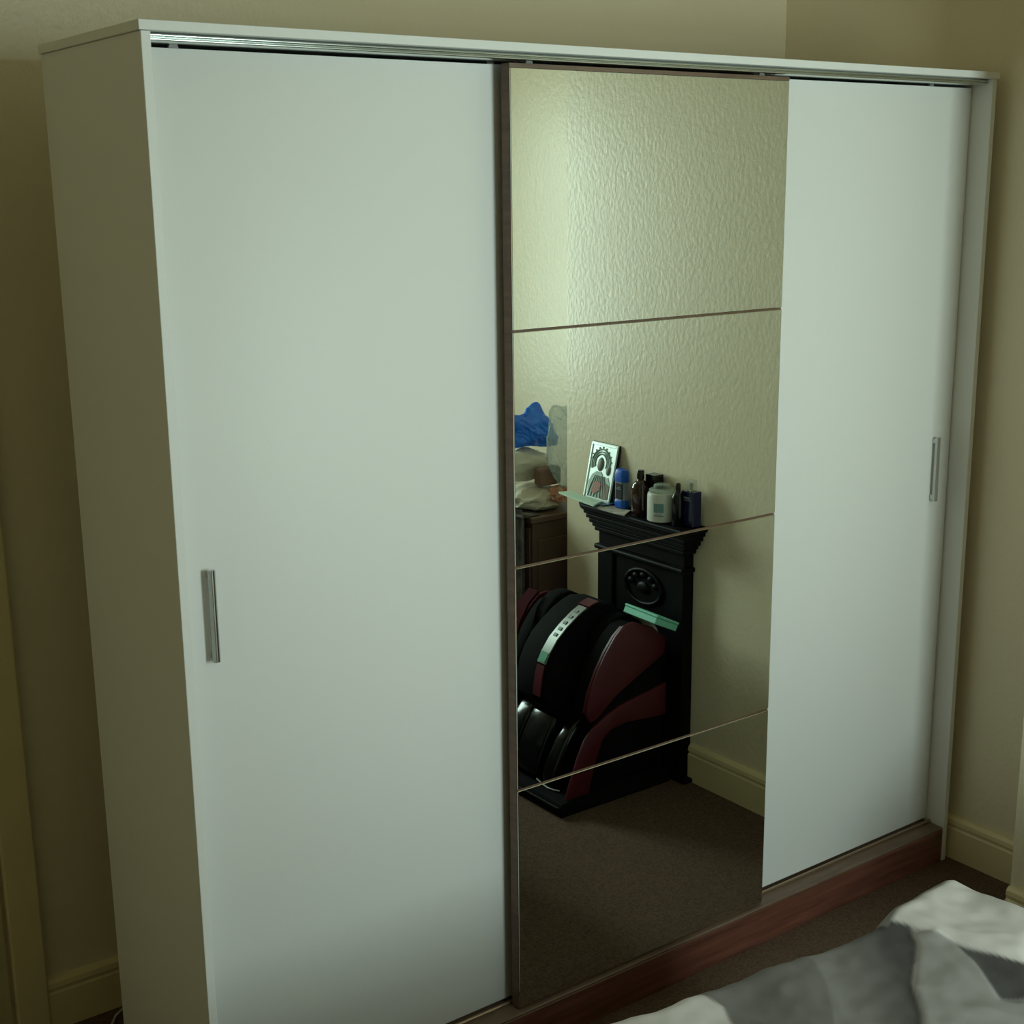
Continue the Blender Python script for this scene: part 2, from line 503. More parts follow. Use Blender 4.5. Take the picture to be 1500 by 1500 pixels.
# frieze, moulding, stepped cornice and shelf
bm = B(); vbox(bm, FX + .004, XC - .0005, .832, 1.238, .7005, .742, .002, 1); obj('frieze', bm, M['iron'], fp)
bm = B(); vbox(bm, FX - .012, XC - .0005, .822, 1.246, .682, .6995, .006, 2); obj('moulding', bm, M['iron'], fp)
steps = [(.7425, .757, .012), (.7575, .770, .020), (.7705, .786, .030), (.7865, .802, .040), (.8025, .8175, .048)]
bm = B()
for z0, z1, o in steps:
    vbox(bm, FX - o * .9, XC - .0005, .832 - o * 1.05, 1.238 + o * .5, z0, z1 + .0004, .004, 2)
obj('cornice', bm, M['iron'], fp)
bm = B()
sh = [(XC - .0005, .772), (1.90, .775), (1.896, .785), (1.896, 1.245), (1.905, 1.268), (1.93, 1.305), (XC - .0005, 1.355)]
prism(bm, [(a, MY - b) for a, b in sh], 'z', .818, .836, .004, 2)
obj('mantel_shelf', bm, M['iron'], fp)
bm = B(); vbox(bm, 1.942, XC - .0005, .80, 1.27, .0005, .014, .004, 1); obj('hearth_plate', bm, M['iron'], fp)
ZS = .8362

# --- on the mantel shelf
# embossed silver icon leaning on the wall
ic = thing('icon_plaque', 'embossed silver religious icon plaque leaning on the wall at the far end of the mantel', 'plaque',
           (1.9525, MY - 1.243, ZS + .001), (0, R(12.5), 0))
def lobj(name, bm, m, parent, smooth=None): return obj(name, bm, m, parent, smooth, local=True)
bm = B(); box(bm, .0, .010, -.0675, .0675, 0, .193, .001, 1); lobj('backing_board', bm, M['icon_wood'], ic)
bm = B()
box(bm, -.003, -.0002, -.0665, .0665, .001, .192, .001, 1)
for a0, a1, b0, b1 in ((-.0655, -.058, .003, .190), (.058, .0655, .003, .190), (-.058, .058, .003, .010), (-.058, .058, .182, .190)):
    box(bm, -.006, -.0029, a0, a1, b0, b1, .001, 1)
lobj('silver_plate', bm, M['silver'], ic)
bm = B()
for rr, q in ((.044, .0030), (.036, .0022), (.029, .0026)):
    tube(bm, [(-.004, -.006 + rr * math.cos(t), .125 + rr * 1.05 * math.sin(t)) for t in [R(-25 + 230 * k / 24) for k in range(25)]], q, 6)
for k in range(11):
    t = R(-10 + 200 * k / 10)
    ellipsoid(bm, (-.004, -.006 + .050 * math.cos(t), .125 + .052 * math.sin(t)), (.0025, .0032, .0032), 1)
lobj('halo', bm, M['silver_dark'], ic, smooth=60)
bm = B(); ellipsoid(bm, (-.004, -.006, .122), (.005, .015, .023), 2); lobj('painted_face', bm, M['icon_face'], ic, smooth=60)
bm = B(); ellipsoid(bm, (-.0035, .036, .105), (.005, .010, .015), 2); lobj('painted_face', bm, M['icon_face'], ic, smooth=60)
bm = B()
prism(bm, [(-.048, .012), (.052, .012), (.056, .06), (.042, .085), (.02, .078), (.005, .098), (-.02, .098), (-.04, .085), (-.052, .06)], 'x', -.0045, -.0029, .0008, 1)
for k in range(7):
    tube(bm, [(-.005, .045 - k * .015, .014), (-.006, .035 - k * .012, .05), (-.005, .02 - k * .007, .085)], .0018, 5)
lobj('embossed_robe', bm, M['silver_dark'], ic, smooth=40)
bm = B(); prism(bm, [(.02, .013), (.055, .013), (.056, .058), (.03, .066)], 'x', -.0062, -.0044); lobj('painted_sleeve', bm, M['icon_paint'], ic)
bm = B(); prism(bm, [(-.03, .03), (-.012, .022), (.012, .038), (.016, .06), (-.004, .068), (-.026, .058)], 'x', -.0072, -.0050, .001, 1); lobj('painted_hand', bm, M['icon_red'], ic)

def sheet(name, quad, z0, m, label, cat, thick=.0016, curl=0.0):
    """a slightly curled sheet of paper through four x,y' corners"""
    bm = B(); n = 10
    top = []
    for i in range(n + 1):
        row = []
        for j in range(n + 1):
            u, v = i / n, j / n
            p = [(1 - u) * (1 - v) * quad[0][k] + u * (1 - v) * quad[1][k] + u * v * quad[2][k] + (1 - u) * v * quad[3][k] for k in (0, 1)]
            dz = curl * ((2 * u - 1) ** 2 * .6 + .4 * abs(math.sin(3 * v + u)))
            row.append((p[0], MY - p[1], z0 + dz))
        top.append(row)
    Tv = [[bm.verts.new(Vector(p) + Vector((0, 0, thick))) for p in r] for r in top]
    Bv = [[bm.verts.new(p) for p in r] for r in top]
    for i in range(n):
        for j in range(n):
            bm.faces.new((Tv[i][j], Tv[i + 1][j], Tv[i + 1][j + 1], Tv[i][j + 1]))
            bm.faces.new((Bv[i][j], Bv[i][j + 1], Bv[i + 1][j + 1], Bv[i + 1][j]))
    for i in range(n):
        for (a, b) in (((i, 0), (i + 1, 0)), ((i + 1, n), (i, n)), ((0, i + 1), (0, i)), ((n, i), (n, i + 1))):
            bm.faces.new((Tv[a[0]][a[1]], Bv[a[0]][a[1]], Bv[b[0]][b[1]], Tv[b[0]][b[1]]))
    o = obj(name, bm, m, None, smooth=40)
    return tag(o, label, cat)
sheet('leaflet', [(1.888, 1.03), (1.885, 1.16), (1.955, 1.20), (1.950, 1.07)], ZS + .0005, M['paper'],
      'printed leaflet lying on the mantel under the deodorant stick', 'leaflet', curl=.003)
sheet('leaflet', [(1.915, 1.16), (1.90, 1.20), (1.985, 1.215), (1.985, 1.16)], ZS + .006, M['paper_blue'],
      'dark blue leaflet on the mantel at the foot of the silver icon', 'leaflet', curl=.002)
sheet('envelope', [(1.872, 1.160), (1.905, 1.382), (1.945, 1.375), (1.925, 1.185)], ZS + .0095, M['paper_mint'],
      'pale mint paper envelope jutting out past the far end of the mantel', 'envelope', thick=.005, curl=.002)

def rbox_prof(w, d, n=6, r=.3):
    """rounded-rectangle outline"""
    pts = []
    rr = min(w, d) * r
    for cx, cy, a0 in ((w / 2 - rr, d / 2 - rr, 0), (-w / 2 + rr, d / 2 - rr, 90), (-w / 2 + rr, -d / 2 + rr, 180), (w / 2 - rr, -d / 2 + rr, 270)):
        for k in range(n + 1):
            a = R(a0 + 90 * k / n)
            pts.append((cx + rr * math.cos(a), cy + rr * math.sin(a)))
    return pts
def loft(bm, cx, cy, secs, r=.3):
    """stack of rounded rectangles (z, width x, depth y)"""
    b2 = bmesh.new(); rings = []
    for z, w, d in secs:
        rings.append([b2.verts.new((cx + a, cy + b, z)) for a, b in rbox_prof(w, d, 6, r)])
    for A, C in zip(rings[:-1], rings[1:]):
        n = len(A)
        for k in range(n): b2.faces.new((A[k], A[(k + 1) % n], C[(k + 1) % n], C[k]))
    b2.faces.new(rings[0][::-1]); b2.faces.new(rings[-1])
    bmesh.ops.recalc_face_normals(b2, faces=b2.faces[:])
    merge(bm, b2)

# deodorant stick: blue foot, pale body with dark label, blue cap
cx, cy = 1.955, MY - 1.118
z = ZS + .0045
t = thing('deodorant_stick', 'deodorant stick with blue cap and blue foot beside the silver icon', 'deodorant', (cx, cy, z))
bm = B(); loft(bm, cx, cy, [(z, .030, .050), (z + .004, .034, .054), (z + .022, .034, .054), (z + .026, .030, .048)], .45); obj('foot', bm, M['blue_plastic'], t, smooth=40)
bm = B(); loft(bm, cx, cy, [(z + .026, .030, .049), (z + .085, .031, .050)], .45); obj('body', bm, M['clear_body'], t, smooth=40)
bm = B(); loft(bm, cx, cy, [(z + .085, .034, .054), (z + .112, .033, .052), (z + .122, .026, .044), (z + .125, .014, .030)], .45); obj('cap', bm, M['blue_plastic'], t, smooth=40)
bm = B(); box(bm, cx - .0185, cx - .0150, cy - .012, cy + .020, z + .030, z + .082, .0015, 1); obj('label_sticker', bm, M['dark_label'], t)
bm = B(); box(bm, cx - .0192, cx - .0184, cy - .006, cy + .015, z + .061, z + .064); box(bm, cx - .0192, cx - .0184, cy - .004, cy + .012, z + .066, z + .069); obj('label_print', bm, M['label_ink'], t)

# amber bottle with neck and black cap
cx, cy, z = 1.938, MY - 1.012, ZS
t = thing('amber_bottle', 'dark amber glass bottle with a narrow black cap, left of the white candle', 'bottle', (cx, cy, z))
bm = B(); loft(bm, cx, cy, [(z, .046, .050), (z + .004, .050, .055), (z + .086, .050, .055), (z + .100, .044, .048), (z + .110, .028, .030), (z + .114, .019, .019), (z + .118, .019, .019)], .42)
obj('body', bm, M['amber'], t, smooth=50)
bm = B(); lathe(bm, [(.0, .118), (.0115, .118), (.0115, .143), (.0105, .145), (.0, .145)], (cx, cy, z), 20); obj('cap', bm, M['black_gloss'], t, smooth=40)

# square perfume bottle with big black cap, behind the candle
cx, cy, z = 1.9735, MY - .987, ZS
t = thing('perfume_bottle', 'perfume bottle with a big square black cap standing behind the white candle', 'perfume', (cx, cy, z))
bm = B(); loft(bm, cx, cy, [(z, .034, .040), (z + .003, .037, .043), (z + .082, .037, .043), (z + .086, .030, .034)], .2); obj('body', bm, M['black_glass'], t, smooth=30)
bm = B(); box(bm, cx - .019, cx + .019, cy - .021, cy + .021, z + .0865, z + .131, .002, 2); obj('cap', bm, M['black_gloss'], t)

# candle jar
cx, cy, z = 1.9445, MY - .921, ZS
t = thing('candle_jar', 'white candle in a glass jar with a glass lid and teal label on the mantel', 'candle', (cx, cy, z))
bm = B(); lathe(bm, [(0, .0005), (.040, .0005), (.0445, .004), (.0445, .080), (.0425, .088), (.038, .0905), (.0365, .0885), (0, .0885)], (cx, cy, z), 32); obj('jar', bm, M['wax'], t, smooth=40)
bm = B(); lathe(bm, [(.0, .0908), (.0375, .0908), (.0395, .094), (.0395, .0985), (.034, .1015), (.026, .1025), (.025, .112), (.022, .1145), (.0, .1145)], (cx, cy, z), 32); obj('lid', bm, M['clear_glass'], t, smooth=40)
def curved_label(bm, cx, cy, z0, z1, r, a0, a1, n=10, th=.0006):
    pts = [(cx + r * math.cos(R(a0 + (a1 - a0) * k / n)), cy + r * math.sin(R(a0 + (a1 - a0) * k / n))) for k in range(n + 1)]
    pt2 = [(cx + (r + th) * math.cos(R(a0 + (a1 - a0) * k / n)), cy + (r + th) * math.sin(R(a0 + (a1 - a0) * k / n))) for k in range(n + 1)]
    prism(bm, pts + pt2[::-1], 'z', z0, z1)
bm = B(); curved_label(bm, cx, cy, z + .034, z + .062, .0444, 125, 165); obj('label_sticker', bm, M['teal_label'], t, smooth=30)
bm = B(); curved_label(bm, cx, cy, z + .022, z + .0245, .0444, 125, 165); curved_label(bm, cx, cy, z + .027, z + .029, .0444, 132, 158); obj('label_print', bm, M['label_ink'], t, smooth=30)

# black spray bottle and navy perfume with clear cap
cx, cy, z = 1.9385, MY - .8425, ZS
t = thing('spray_bottle', 'black rounded spray bottle between the white candle and the navy perfume', 'bottle', (cx, cy, z))
bm = B(); loft(bm, cx, cy, [(z, .032, .034), (z + .003, .035, .038), (z + .085, .035, .038), (z + .098, .028, .030), (z + .104, .014, .014)], .45); obj('body', bm, M['black_glass'], t, smooth=40)
bm = B(); lathe(bm, [(0, .104), (.0075, .104), (.0075, .128), (.006, .132), (.0, .132)], (cx, cy, z), 16); obj('cap', bm, M['black_gloss'], t, smooth=40)
cx, cy, z = 1.9665, MY - .814, ZS
t = thing('perfume_bottle', 'navy blue perfume bottle with a clear cap at the near end of the mantel', 'perfume', (cx, cy, z))
bm = B(); box(bm, cx - .018, cx + .018, cy - .026, cy + .026, z, z + .108, .003, 2); obj('body', bm, M['navy'], t)
bm = B(); box(bm, cx - .0188, cx - .0179, cy - .016, cy + .016, z + .080, z + .083); box(bm, cx - .0188, cx - .0179, cy - .014, cy + .014, z + .086, z + .092); obj('label_print', bm, M['label_ink'], t)
bm = B(); lathe(bm, [(0, .108), (.004, .108), (.004, .120), (.006, .121), (.006, .132), (0, .132)], (cx, cy, z), 12); obj('atomiser', bm, M['gold'], t, smooth=40)
bm = B(); box(bm, cx - .012, cx + .012, cy - .012, cy + .012, z + .1085, z + .142, .002, 2); obj('cap', bm, M['clear_glass'], t)

# ------------------------------------------------------------------ leg massager in front of the fireplace
mg = thing('leg_massager', 'bulky black and maroon leg massager with a silver control strip, standing before the fireplace',
           'massager', (1.70, MY - 1.07, 0))
base_pts = [(1.492, 0), (1.492, .030), (1.500, .045), (1.93, .045), (1.935, 0)]
bm = B(); vprism_y(bm, base_pts, .85, 1.31, .006, 2); obj('base', bm, M['black'], mg)
bm = B(); tube(bm, [V(1.489, .86, .030), V(1.489, 1.30, .030)], .0035, 8); obj('base_trim', bm, M['black_gloss'], mg, smooth=40)
wall_out = [(1.612, .285), (1.618, .345), (1.648, .415), (1.682, .470), (1.717, .513), (1.750, .540), (1.79, .545), (1.862, .516), (1.920, .468), (1.925, .0455),
            (1.60, .0455), (1.625, .12), (1.66, .20)]
upper = [(1.603, .300), (1.618, .361), (1.649, .425), (1.682, .476), (1.717, .520), (1.750, .549), (1.788, .553), (1.866, .522), (1.922, .474), (1.915, .425), (1.80, .372), (1.725, .335), (1.645, .276), (1.618, .268)]
lower = [(1.508, .003), (1.542, .093), (1.574, .172), (1.600, .220), (1.630, .250), (1.680, .278), (1.735, .297), (1.925, .330), (1.925, .222),
         (1.760, .236), (1.700, .226), (1.667, .200), (1.640, .140), (1.620, .070), (1.606, .003)]
for v0, v1, vo in ((.878, .940, .866), (1.235, 1.290, 1.2905)):
    bm = B(); vprism_y(bm, wall_out, v0, v1, .008, 2); obj('side_wall', bm, M['black'], mg, smooth=40)
    bm = B(); vprism_y(bm, upper, vo, vo + .0118, .004, 2); obj('upper_side_shell', bm, M['maroon'], mg, smooth=30)
    bm = B(); vprism_y(bm, lower, vo, vo + .0118, .004, 2); obj('lower_side_shell', bm, M['maroon'], mg, smooth=30)
# rims round the front edge of the walls
def rim(name, pts, v0, v1, m, th=.006):
    """strip following a front profile"""
    P = [Vector((a, 0, b)) for a, b in pts]
    out = []
    for i, p in enumerate(P):
        tt = (P[min(i + 1, len(P) - 1)] - P[max(i - 1, 0)]).normalized()
        nn = Vector((-tt.z, 0, tt.x))
        if nn.x > 0: nn = -nn
        out.append(p + nn * th)
    poly = [(p.x, p.z) for p in P] + [(p.x, p.z) for p in out[::-1]]
    bm = B(); prism(bm, poly, 'y', MY - v1, MY - v0)
    return obj(name, bm, m, mg, smooth=30)
rim('wall_rim', [(1.609, .30), (1.622, .355), (1.652, .42), (1.686, .474), (1.720, .515), (1.752, .540)], .8779, .886, M['maroon'])
rim('wall_rim', [(1.600, .30), (1.606, .36), (1.622, .43), (1.645, .49), (1.676, .54), (1.715, .572)], 1.240, 1.289, M['maroon_matt'], .010)
# calf cushions inside the wells and the rounded left pad
pad = [(1.64, .30), (1.645, .37), (1.662, .46), (1.69, .535), (1.735, .578), (1.79, .582), (1.85, .55), (1.90, .49), (1.92, .40), (1.92, .06), (1.70, .06)]
bm = B(); vprism_y(bm, pad, 1.165, 1.232, .016, 3); obj('calf_cushion', bm, M['black'], mg, smooth=50)
bm = B(); vprism_y(bm, [(a + .035, b - .03) for a, b in pad], .942, 1.0, .014, 3); obj('calf_cushion', bm, M['black'], mg, smooth=50)
# centre divider carrying the control strip
front = [(1.68, .06), (1.64, .20), (1.585, .275), (1.552, .31), (1.549, .352), (1.560, .408), (1.583, .456), (1.612, .493), (1.650, .525), (1.695, .555), (1.735, .574), (1.765, .582)]
div = front + [(1.82, .572), (1.88, .53), (1.92, .46), (1.92, .06)]
bm = B(); vprism_y(bm, div, 1.005, 1.150, .010, 2); obj('centre_divider', bm, M['black'], mg, smooth=40)
cp = rim('control_panel', [(1.566, .424), (1.583, .456), (1.612, .493), (1.650, .525), (1.695, .555), (1.728, .571)], 1.016, 1.055, M['panel_silver'], .004)
rim('front_trim', [(1.5465, .325), (1.549, .352), (1.556, .392), (1.564, .419)], 1.016, 1.052, M['maroon'], .005)
rim('front_trim', [(1.732, .573), (1.752, .580), (1.772, .583)], 1.012, 1.062, M['maroon'], .005)
def cp_piece(name, x, zz, nx, nz, hw, hl, m):
    """small pad on the control strip: centre, strip normal, half width along y, half length along the strip"""
    bm = B()
    n = Vector((nx, 0, nz)).normalized(); tdir = Vector((-n.z, 0, n.x)); yv = Vector((0, 1, 0))
    c = Vector(V(x, 1.0355, zz)) + n * .0035
    vs_ = []
    for d in (0, .003):
        for a, b in ((-1, -1), (1, -1), (1, 1), (-1, 1)):
            vs_.append(bm.verts.new(c + n * d + yv * (a * hw) + tdir * (b * hl)))
    for f in ((0, 1, 2, 3), (7, 6, 5, 4), (0, 4, 5, 1), (1, 5, 6, 2), (2, 6, 7, 3), (3, 7, 4, 0)):
        bm.faces.new([vs_[k] for k in f])
    o = obj(name, bm, m, mg)
    w_ = o.location.copy(); o.parent = cp; o.location = w_ - cp.location
    return o
cp_piece('display', 1.575, .441, -.83, .55, .0165, .016, M['screen_green'])
for x, zz in ((1.622, .5015), (1.640, .5168), (1.660, .532), (1.682, .5465), (1.704, .559)):
    cp_piece('button', x, zz, -.62, .78, .007, .0055, M['dark_label'])
# glossy foot cups
bm = B()
cup = [(1.525, .06), (1.545, .12), (1.585, .19), (1.625, .235), (1.665, .252), (1.72, .24), (1.75, .20), (1.76, .06)]
vprism_y(bm, cup, 1.155, 1.234, .020, 4); obj('foot_cup', bm, M['black_gloss'], mg, smooth=60)
bm = B(); vprism_y(bm, cup, .944, 1.003, .018, 4); obj('foot_cup', bm, M['black_gloss'], mg, smooth=60)
bm = B(); vprism_y(bm, [(1.530, .06), (1.548, .12), (1.578, .18), (1.608, .228), (1.630, .250), (1.634, .200), (1.655, .06)], 1.03, 1.148, .012, 3); obj('foot_divider', bm, M['black_gloss'], mg, smooth=60)
# short white lead lying on the foot board
bm = B(); tube(bm, [V(1.53, 1.02, .06), V(1.533, .995, .0505), V(1.53, .965, .0495), V(1.535, .94, .0495), V(1.545, .925, .0495)], .0024, 8)
tag(obj('cable', bm, M['wire'], None, smooth=40), 'short white cable end lying on the foot board of the massager', 'cable')
# mint box lying across the top of the near wall
mbx = thing('mint_box', 'flat mint green box lying on top of the massager', 'box', (1.862, MY - .880, .5375))
bm = B(); box(bm, -.046, .046, -.078, .078, 0, .020, .002, 1); mb1 = obj('tray', bm, M['mint'], mbx, local=True)
bm = B(); box(bm, -.0475, .0475, -.0795, .0795, .0205, .0285, .002, 1); obj('lid', bm, M['mint'], mbx, local=True)
mbx.rotation_euler = (0, R(25), R(3))

# ------------------------------------------------------------------ cabinet and bags in the far alcove
cb = thing('cabinet', 'brown wooden cabinet topped with plastic bags in the alcove beyond the fireplace', 'cabinet', (2.055, MY - 1.70, 0))
bm = B(); vbox(bm, 1.905, 2.205, 1.525, 1.88, .0, .715, .003, 1); obj('carcass', bm, M['brown_board'], cb)
bm = B(); vbox(bm, 1.895, 2.205, 1.515, 1.89, .7155, .738, .004, 1); obj('top_board', bm, M['brown_board'], cb)
bm = B(); vbox(bm, 1.925, 2.185, 1.519, 1.5245, .05, .655, .002, 1); obj('side_board', bm, M['brown_board'], cb)
bm = B(); vbox(bm, 1.8975, 1.9045, 1.535, 1.70, .03, .70, .002, 1); cd = obj('door', bm, M['brown_board'], cb)
bm = B(); vbox(bm, 1.8975, 1.9045, 1.705, 1.87, .03, .70, .002, 1); cd = obj('door', bm, M['brown_board'], cb)
bm = B()
n = 14
rows = []
for i in range(n + 1):
    row = []
    for j in range(n + 1):
        u, v_ = i / n, j / n
        row.append(bm.verts.new(V(1.880 - .008 * math.sin(9 * u + 2 * v_) - .004 * math.sin(23 * u), 1.53 + .16 * u, .06 + .70 * v_)))
    rows.append(row)
for i in range(n):
    for j in range(n): bm.faces.new((rows[i][j], rows[i + 1][j], rows[i + 1][j + 1], rows[i][j + 1]))
bmesh.ops.solidify(bm, geom=bm.faces[:], thickness=.003)
box(bm, 1.868, 1.94, MY - 1.69, MY - 1.53, .7385, .7425)
tag(obj('cloth', bm, M['dark_cloth'], None, smooth=50), 'dark mottled cloth hanging over the front of the brown cabinet', 'cloth')

ZT = .7432
bm = B(); crumple(bm, V(2.00, 1.655, .772), (.105, .100, .046), 8, .16, 1.3, 4, ZT)
b2o = thing('plastic_bag', 'white plastic bag with red print at the bottom of the heap, on the cabinet', 'bag', (2.0, MY - 1.64, ZT))
obj('film', bm, M['bag_white'], b2o, smooth=35)
bm = B(); crumple(bm, V(2.055, 1.575, .790), (.045, .038, .030), 21, .22, 1.9, 4, ZT)
obj('printed_film', bm, M['bag_print'], b2o, smooth=35)
bm = B(); crumple(bm, V(1.990, 1.695, .884), (.100, .058, .058), 5, .16, 1.2, 4)
tag(obj('plastic_bag', bm, M['bag_white'], None, smooth=35), 'cream white plastic bag lying under the blue carrier bag', 'bag')
bm = B(); box(bm, 1.985, 2.080, MY - 1.628, MY - 1.584, .822, .888, .012, 3)
tag(obj('parcel', bm, M['parcel'], None, smooth=30), 'brown parcel showing between the white bags', 'parcel')
bm = B(); crumple(bm, V(2.045, 1.714, .9995), (.084, .043, .054), 3, .14, 1.25, 5, None,
                  [((-.8, .1, .62), .85, .05), ((.12, .0, 1), .95, .045), ((.75, .1, -.65), .75, .07), ((-.6, 0, -.5), .4, .1)], .10)
tag(obj('carrier_bag', bm, M['bag_blue'], None, smooth=35), 'bright blue crumpled carrier bag on top of the bag heap', 'bag')
bm = B(); crumple(bm, V(2.066, 1.556, .968), (.070, .024, .110), 11, .14, 1.2, 5, None,
                  [((-.55, 0, .85), .5, .06), ((.5, 0, .8), .4, .06), ((.1, 0, -1), .35, .1)], .10)
tag(obj('plastic_bag', bm, M['clear_bag'], None, smooth=35), 'clear plastic bag tucked between the blue bag and the chimney breast', 'bag')

# ------------------------------------------------------------------ bed and duvet
bd = thing('bed', 'double bed in the foreground under a grey and white duvet', 'bed', (.5, -1.66, 0))
BX0, BX1, BY0, BY1 = -.18, 1.15, -2.62, -.75
bm = B(); box(bm, BX0, BX1, BY0, BY1, .06, .30, .012, 2); obj('divan_base', bm, M['divan'], bd)
bm = B(); box(bm, BX0 + .005, BX1 - .005, BY0 + .005, BY1 - .005, .3005, .515, .035, 4); obj('mattress', bm, M['mattress'], bd, smooth=40)
for x in (BX0 + .08, BX1 - .08):
    for y in (BY0 + .08, BY1 - .08):
        bm = B(); lathe(bm, [(0, 0), (.02, 0), (.026, .06), (0, .06)], (x, y, 0), 16); obj('foot', bm, M['black'], bd, smooth=40)

def in_poly(px, py, poly):
    inside = np.zeros(px.shape, bool)
    n = len(poly)
    for i in range(n):
        x0, y0 = poly[i]; x1, y1 = poly[(i + 1) % n]
        c = ((y0 > py) != (y1 > py))
        with np.errstate(divide='ignore', invalid='ignore'):
            xi = (x1 - x0) * (py - y0) / (y1 - y0 + 1e-12) + x0
        inside ^= c & (px < xi)
    return inside
def sdist(px, py, poly):
    d = np.full(px.shape, 1e9)
    n = len(poly)
    for i in range(n):
        x0, y0 = poly[i]; x1, y1 = poly[(i + 1) % n]
        dx, dy = x1 - x0, y1 - y0
        t = np.clip(((px - x0) * dx + (py - y0) * dy) / (dx * dx + dy * dy + 1e-12), 0, 1)
        d = np.minimum(d, np.hypot(px - x0 - t * dx, py - y0 - t * dy))
    return np.where(in_poly(px, py, poly), d, -d)
sstep = lambda d, w: np.clip(d / w * .5 + .5, 0, 1) ** 2 * (3 - 2 * np.clip(d / w * .5 + .5, 0, 1))

FLAP = [(.954, -.745), (1.0, -.70), (1.10, -.66), (1.26, -.66), (1.30, -.9), (1.204, -.905), (1.10, -.955), (1.032, -.972), (1.02, -.948), (.996, -.883), (.979, -.822), (.970, -.790)]
DARKTRI = [(.985, -.875), (1.02, -.948), (1.032, -.980), (1.20, -.90), (1.26, -1.05), (.952, -1.028), (.922, -1.005), (.965, -.925)]
LIGHT = [(.955, -.805), (.988, -.830), (.985, -.905), (.914, -1.01), (.98, -1.09), (.895, -1.13), (.70, -1.02), (.769, -.97), (.825, -.91), (.935, -.835)]
DARK = [(.925, -.66), (.962, -.745), (.979, -.777), (.949, -.823), (.839, -.899), (.769, -.97), (.70, -1.02), (.60, -.95), (.662, -.889), (.689, -.859), (.734, -.808), (.766, -.753), (.767, -.70), (.78, -.66)]
MID = [(.545, -.66), (.78, -.66), (.767, -.72), (.766, -.753), (.718, -.828), (.662, -.889), (.60, -.95), (.50, -.90), (.536, -.792), (.553, -.755), (.546, -.708)]

ex = np.array([-.30, .20, .34, .458, .572, .676, .755, .849, .933, 1.021, 1.073, 1.121, 1.158, 1.186, 1.30])
ey = np.array([-.655, -.645, -.652, -.677, -.693, -.702, -.712, -.730, -.734, -.718, -.715, -.712, -.708, -.718, -.735])
us = np.concatenate([np.arange(-.52, .28, .02), np.arange(.28, 1.30, .0052), np.arange(1.30, 1.50, .012)])
vs2 = np.concatenate([np.arange(-2.60, -1.16, .02), np.arange(-1.16, -.62, .0052), np.arange(-.62, -.36, .012)])
U, Vv = np.meshgrid(us, vs2, indexing='ij')
EDX0, EDX1 = -.22, 1.193
rr = .035
def fold(s, edge, r):
    """arc-length s beyond edge -> horizontal position, drop"""
    t = s - (edge - r)
    ang = np.clip(t / r, 0, math.pi / 2)
    h = np.where(t <= 0, s, (edge - r) + r * np.sin(ang))
    dz = np.where(t <= 0, 0, r * (1 - np.cos(ang)) + np.maximum(t - r * math.pi / 2, 0))
    return h, dz
hx, dzx = fold(U, EDX1, rr)
hx2, dzx2 = fold(-hx, -EDX0, rr); hx = -hx2
yedge = np.interp(hx, ex, ey)
s = Vv - (-.70)                       # 0 at nominal edge
hy, dzy = fold(s, 0.0, rr)
Y = yedge + hy
X = hx
drop = np.minimum(np.maximum(np.maximum(dzx, dzx2), dzy) + .15 * np.minimum(np.maximum(dzx, dzx2), dzy), .34)
edge_fade = np.clip(1 - drop / .08, 0, 1)
Z = .572 - drop
fd = sdist(X, Y, FLAP)
Z += .014 * sstep(fd, .026) * edge_fade
ld_ = sdist(X, Y, LIGHT)
Z += .006 * sstep(ld_, .008) * edge_fade
Zn = np.zeros_like(Z)
for i in range(0, Z.shape[0]):
    for j in range(0, Z.shape[1]):
        if Vv[i, j] > -1.35 and .1 < U[i, j]:
            p = Vector((X[i, j], Y[i, j], 0))
            Zn[i, j] = .010 * mnoise.noise(p * 7) + .006 * (1 - 2 * abs(mnoise.noise(Vector((p.x * 9 + p.y * 5, p.y * 5 - p.x * 3, 2.2))))) \
                + .0022 * mnoise.noise(p * 33)
        else:
            p = Vector((X[i, j], Y[i, j], 0)); Zn[i, j] = .012 * mnoise.noise(p * 6)
Z += Zn * (0.25 + .75 * edge_fade)
# hanging sides ripple a little
X = X + np.where(np.maximum(dzx, dzx2) > .05, .010 * np.sin(Vv * 24), 0)
Y = Y + np.where(dzy > .05, .006 * np.sin(U * 26), 0)
# printed tones
WHT, MDG, DKG, LTG = .57, .16, .068, .21
tone = np.full(Z.shape, .0)
nz = np.vectorize(lambda a, b: mnoise.noise(Vector((a * 6, b * 6, 4.0))))(X[::1], Y[::1])
tone = np.where(nz > .12, .22, np.where(nz < -.14, .60, .33))
def paint(poly, val, w=.004):
    global tone
    k = sstep(sdist(X, Y, poly), w)
    tone = tone * (1 - k) + val * k
paint([(.10, -.60), (.60, -.60), (.556, -.705), (.553, -.755), (.534, -.791), (.45, -.95), (.1, -.95)], WHT)
gx = np.clip((X - .56) / .2, 0, 1)
paint(MID, MDG)
kd = sstep(sdist(X, Y, DARK), .006)
grad = np.clip(((X - .77) * .805 - (Y + .80) * .593 + .01) / .12, 0, 1)     # pale wash along the left of the dark petal
tone = tone * (1 - kd) + kd * (LTG * (1 - grad) + DKG * grad)
paint(LIGHT, .28); paint(DARKTRI, DKG); paint(FLAP, .57)
kp = sstep(sdist(X, Y, [(1.11, -.80), (1.20, -.78), (1.3, -.86), (1.2, -.90)]), .02); tone = tone * (1 - kp) + .42 * kp
rimk = np.clip((.060 - np.abs(Y - np.interp(X, ex, ey) + .004)) / .060, 0, 1) * (X > .95) * (fd > -.05)
tone = tone * (1 - rimk * .0)
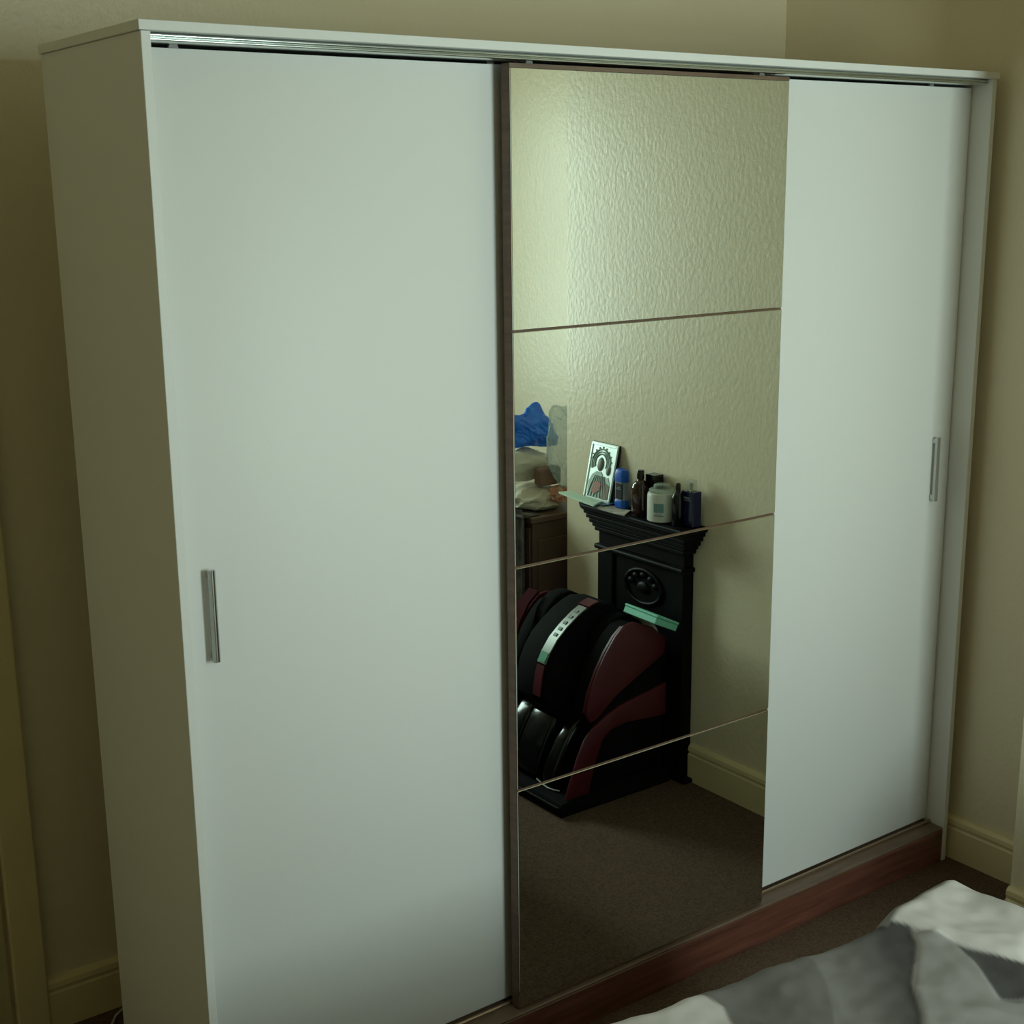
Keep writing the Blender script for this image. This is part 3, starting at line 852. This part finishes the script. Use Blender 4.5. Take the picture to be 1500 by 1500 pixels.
kf = sstep(sdist(X, Y, [(.93, -.60), (.945, -.762), (.985, -.752), (1.03, -.744), (1.075, -.737), (1.13, -.738), (1.165, -.728), (1.20, -.735), (1.3, -.60)]), .004)
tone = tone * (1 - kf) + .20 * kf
fine = np.vectorize(lambda a, b: mnoise.noise(Vector((a * 28, b * 28, 9.0))))(X, Y)
tone = np.clip(tone * (1 + .12 * fine), .03, .8)
nu, nv = Z.shape
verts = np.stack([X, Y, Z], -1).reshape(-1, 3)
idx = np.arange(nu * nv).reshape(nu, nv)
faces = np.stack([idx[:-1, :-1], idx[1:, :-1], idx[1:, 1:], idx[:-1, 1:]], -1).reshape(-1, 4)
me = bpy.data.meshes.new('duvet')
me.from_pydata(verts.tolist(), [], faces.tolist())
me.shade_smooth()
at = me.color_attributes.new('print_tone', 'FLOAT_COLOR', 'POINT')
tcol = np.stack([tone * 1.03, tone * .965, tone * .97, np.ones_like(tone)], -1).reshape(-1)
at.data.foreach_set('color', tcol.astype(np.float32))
dm = bpy.data.materials.new('printed_duvet_cotton'); dm.use_nodes = True
nt = dm.node_tree; pb = nt.nodes['Principled BSDF']
an = nt.nodes.new('ShaderNodeAttribute'); an.attribute_name = 'print_tone'
nt.links.new(an.outputs['Color'], pb.inputs['Base Color'])
pb.inputs['Roughness'].default_value = .85
pb.inputs['Specular IOR Level'].default_value = .2
wv = nt.nodes.new('ShaderNodeTexNoise'); wv.inputs['Scale'].default_value = 500
bp = nt.nodes.new('ShaderNodeBump'); bp.inputs['Strength'].default_value = .2; bp.inputs['Distance'].default_value = .001
nt.links.new(wv.outputs['Fac'], bp.inputs['Height']); nt.links.new(bp.outputs['Normal'], pb.inputs['Normal'])
me.materials.append(dm)
duv = bpy.data.objects.new('duvet', me); col.objects.link(duv)
so = duv.modifiers.new('thickness', 'SOLIDIFY'); so.thickness = .016; so.offset = -1
tag(duv, 'rumpled duvet printed in white and grey shapes, draped over the bed corner', 'duvet')

# small cable on the floor behind the wardrobe's left corner
bm = B()
tube(bm, [(.015, .60, .004), (.035, .648, .004), (.055, .676, .006), (.078, .694, .004), (.14, .700, .004)], .0028, 8)
tag(obj('cable', bm, M['wire'], None, smooth=40), 'thin white cable on the floor by the skirting left of the wardrobe', 'cable')
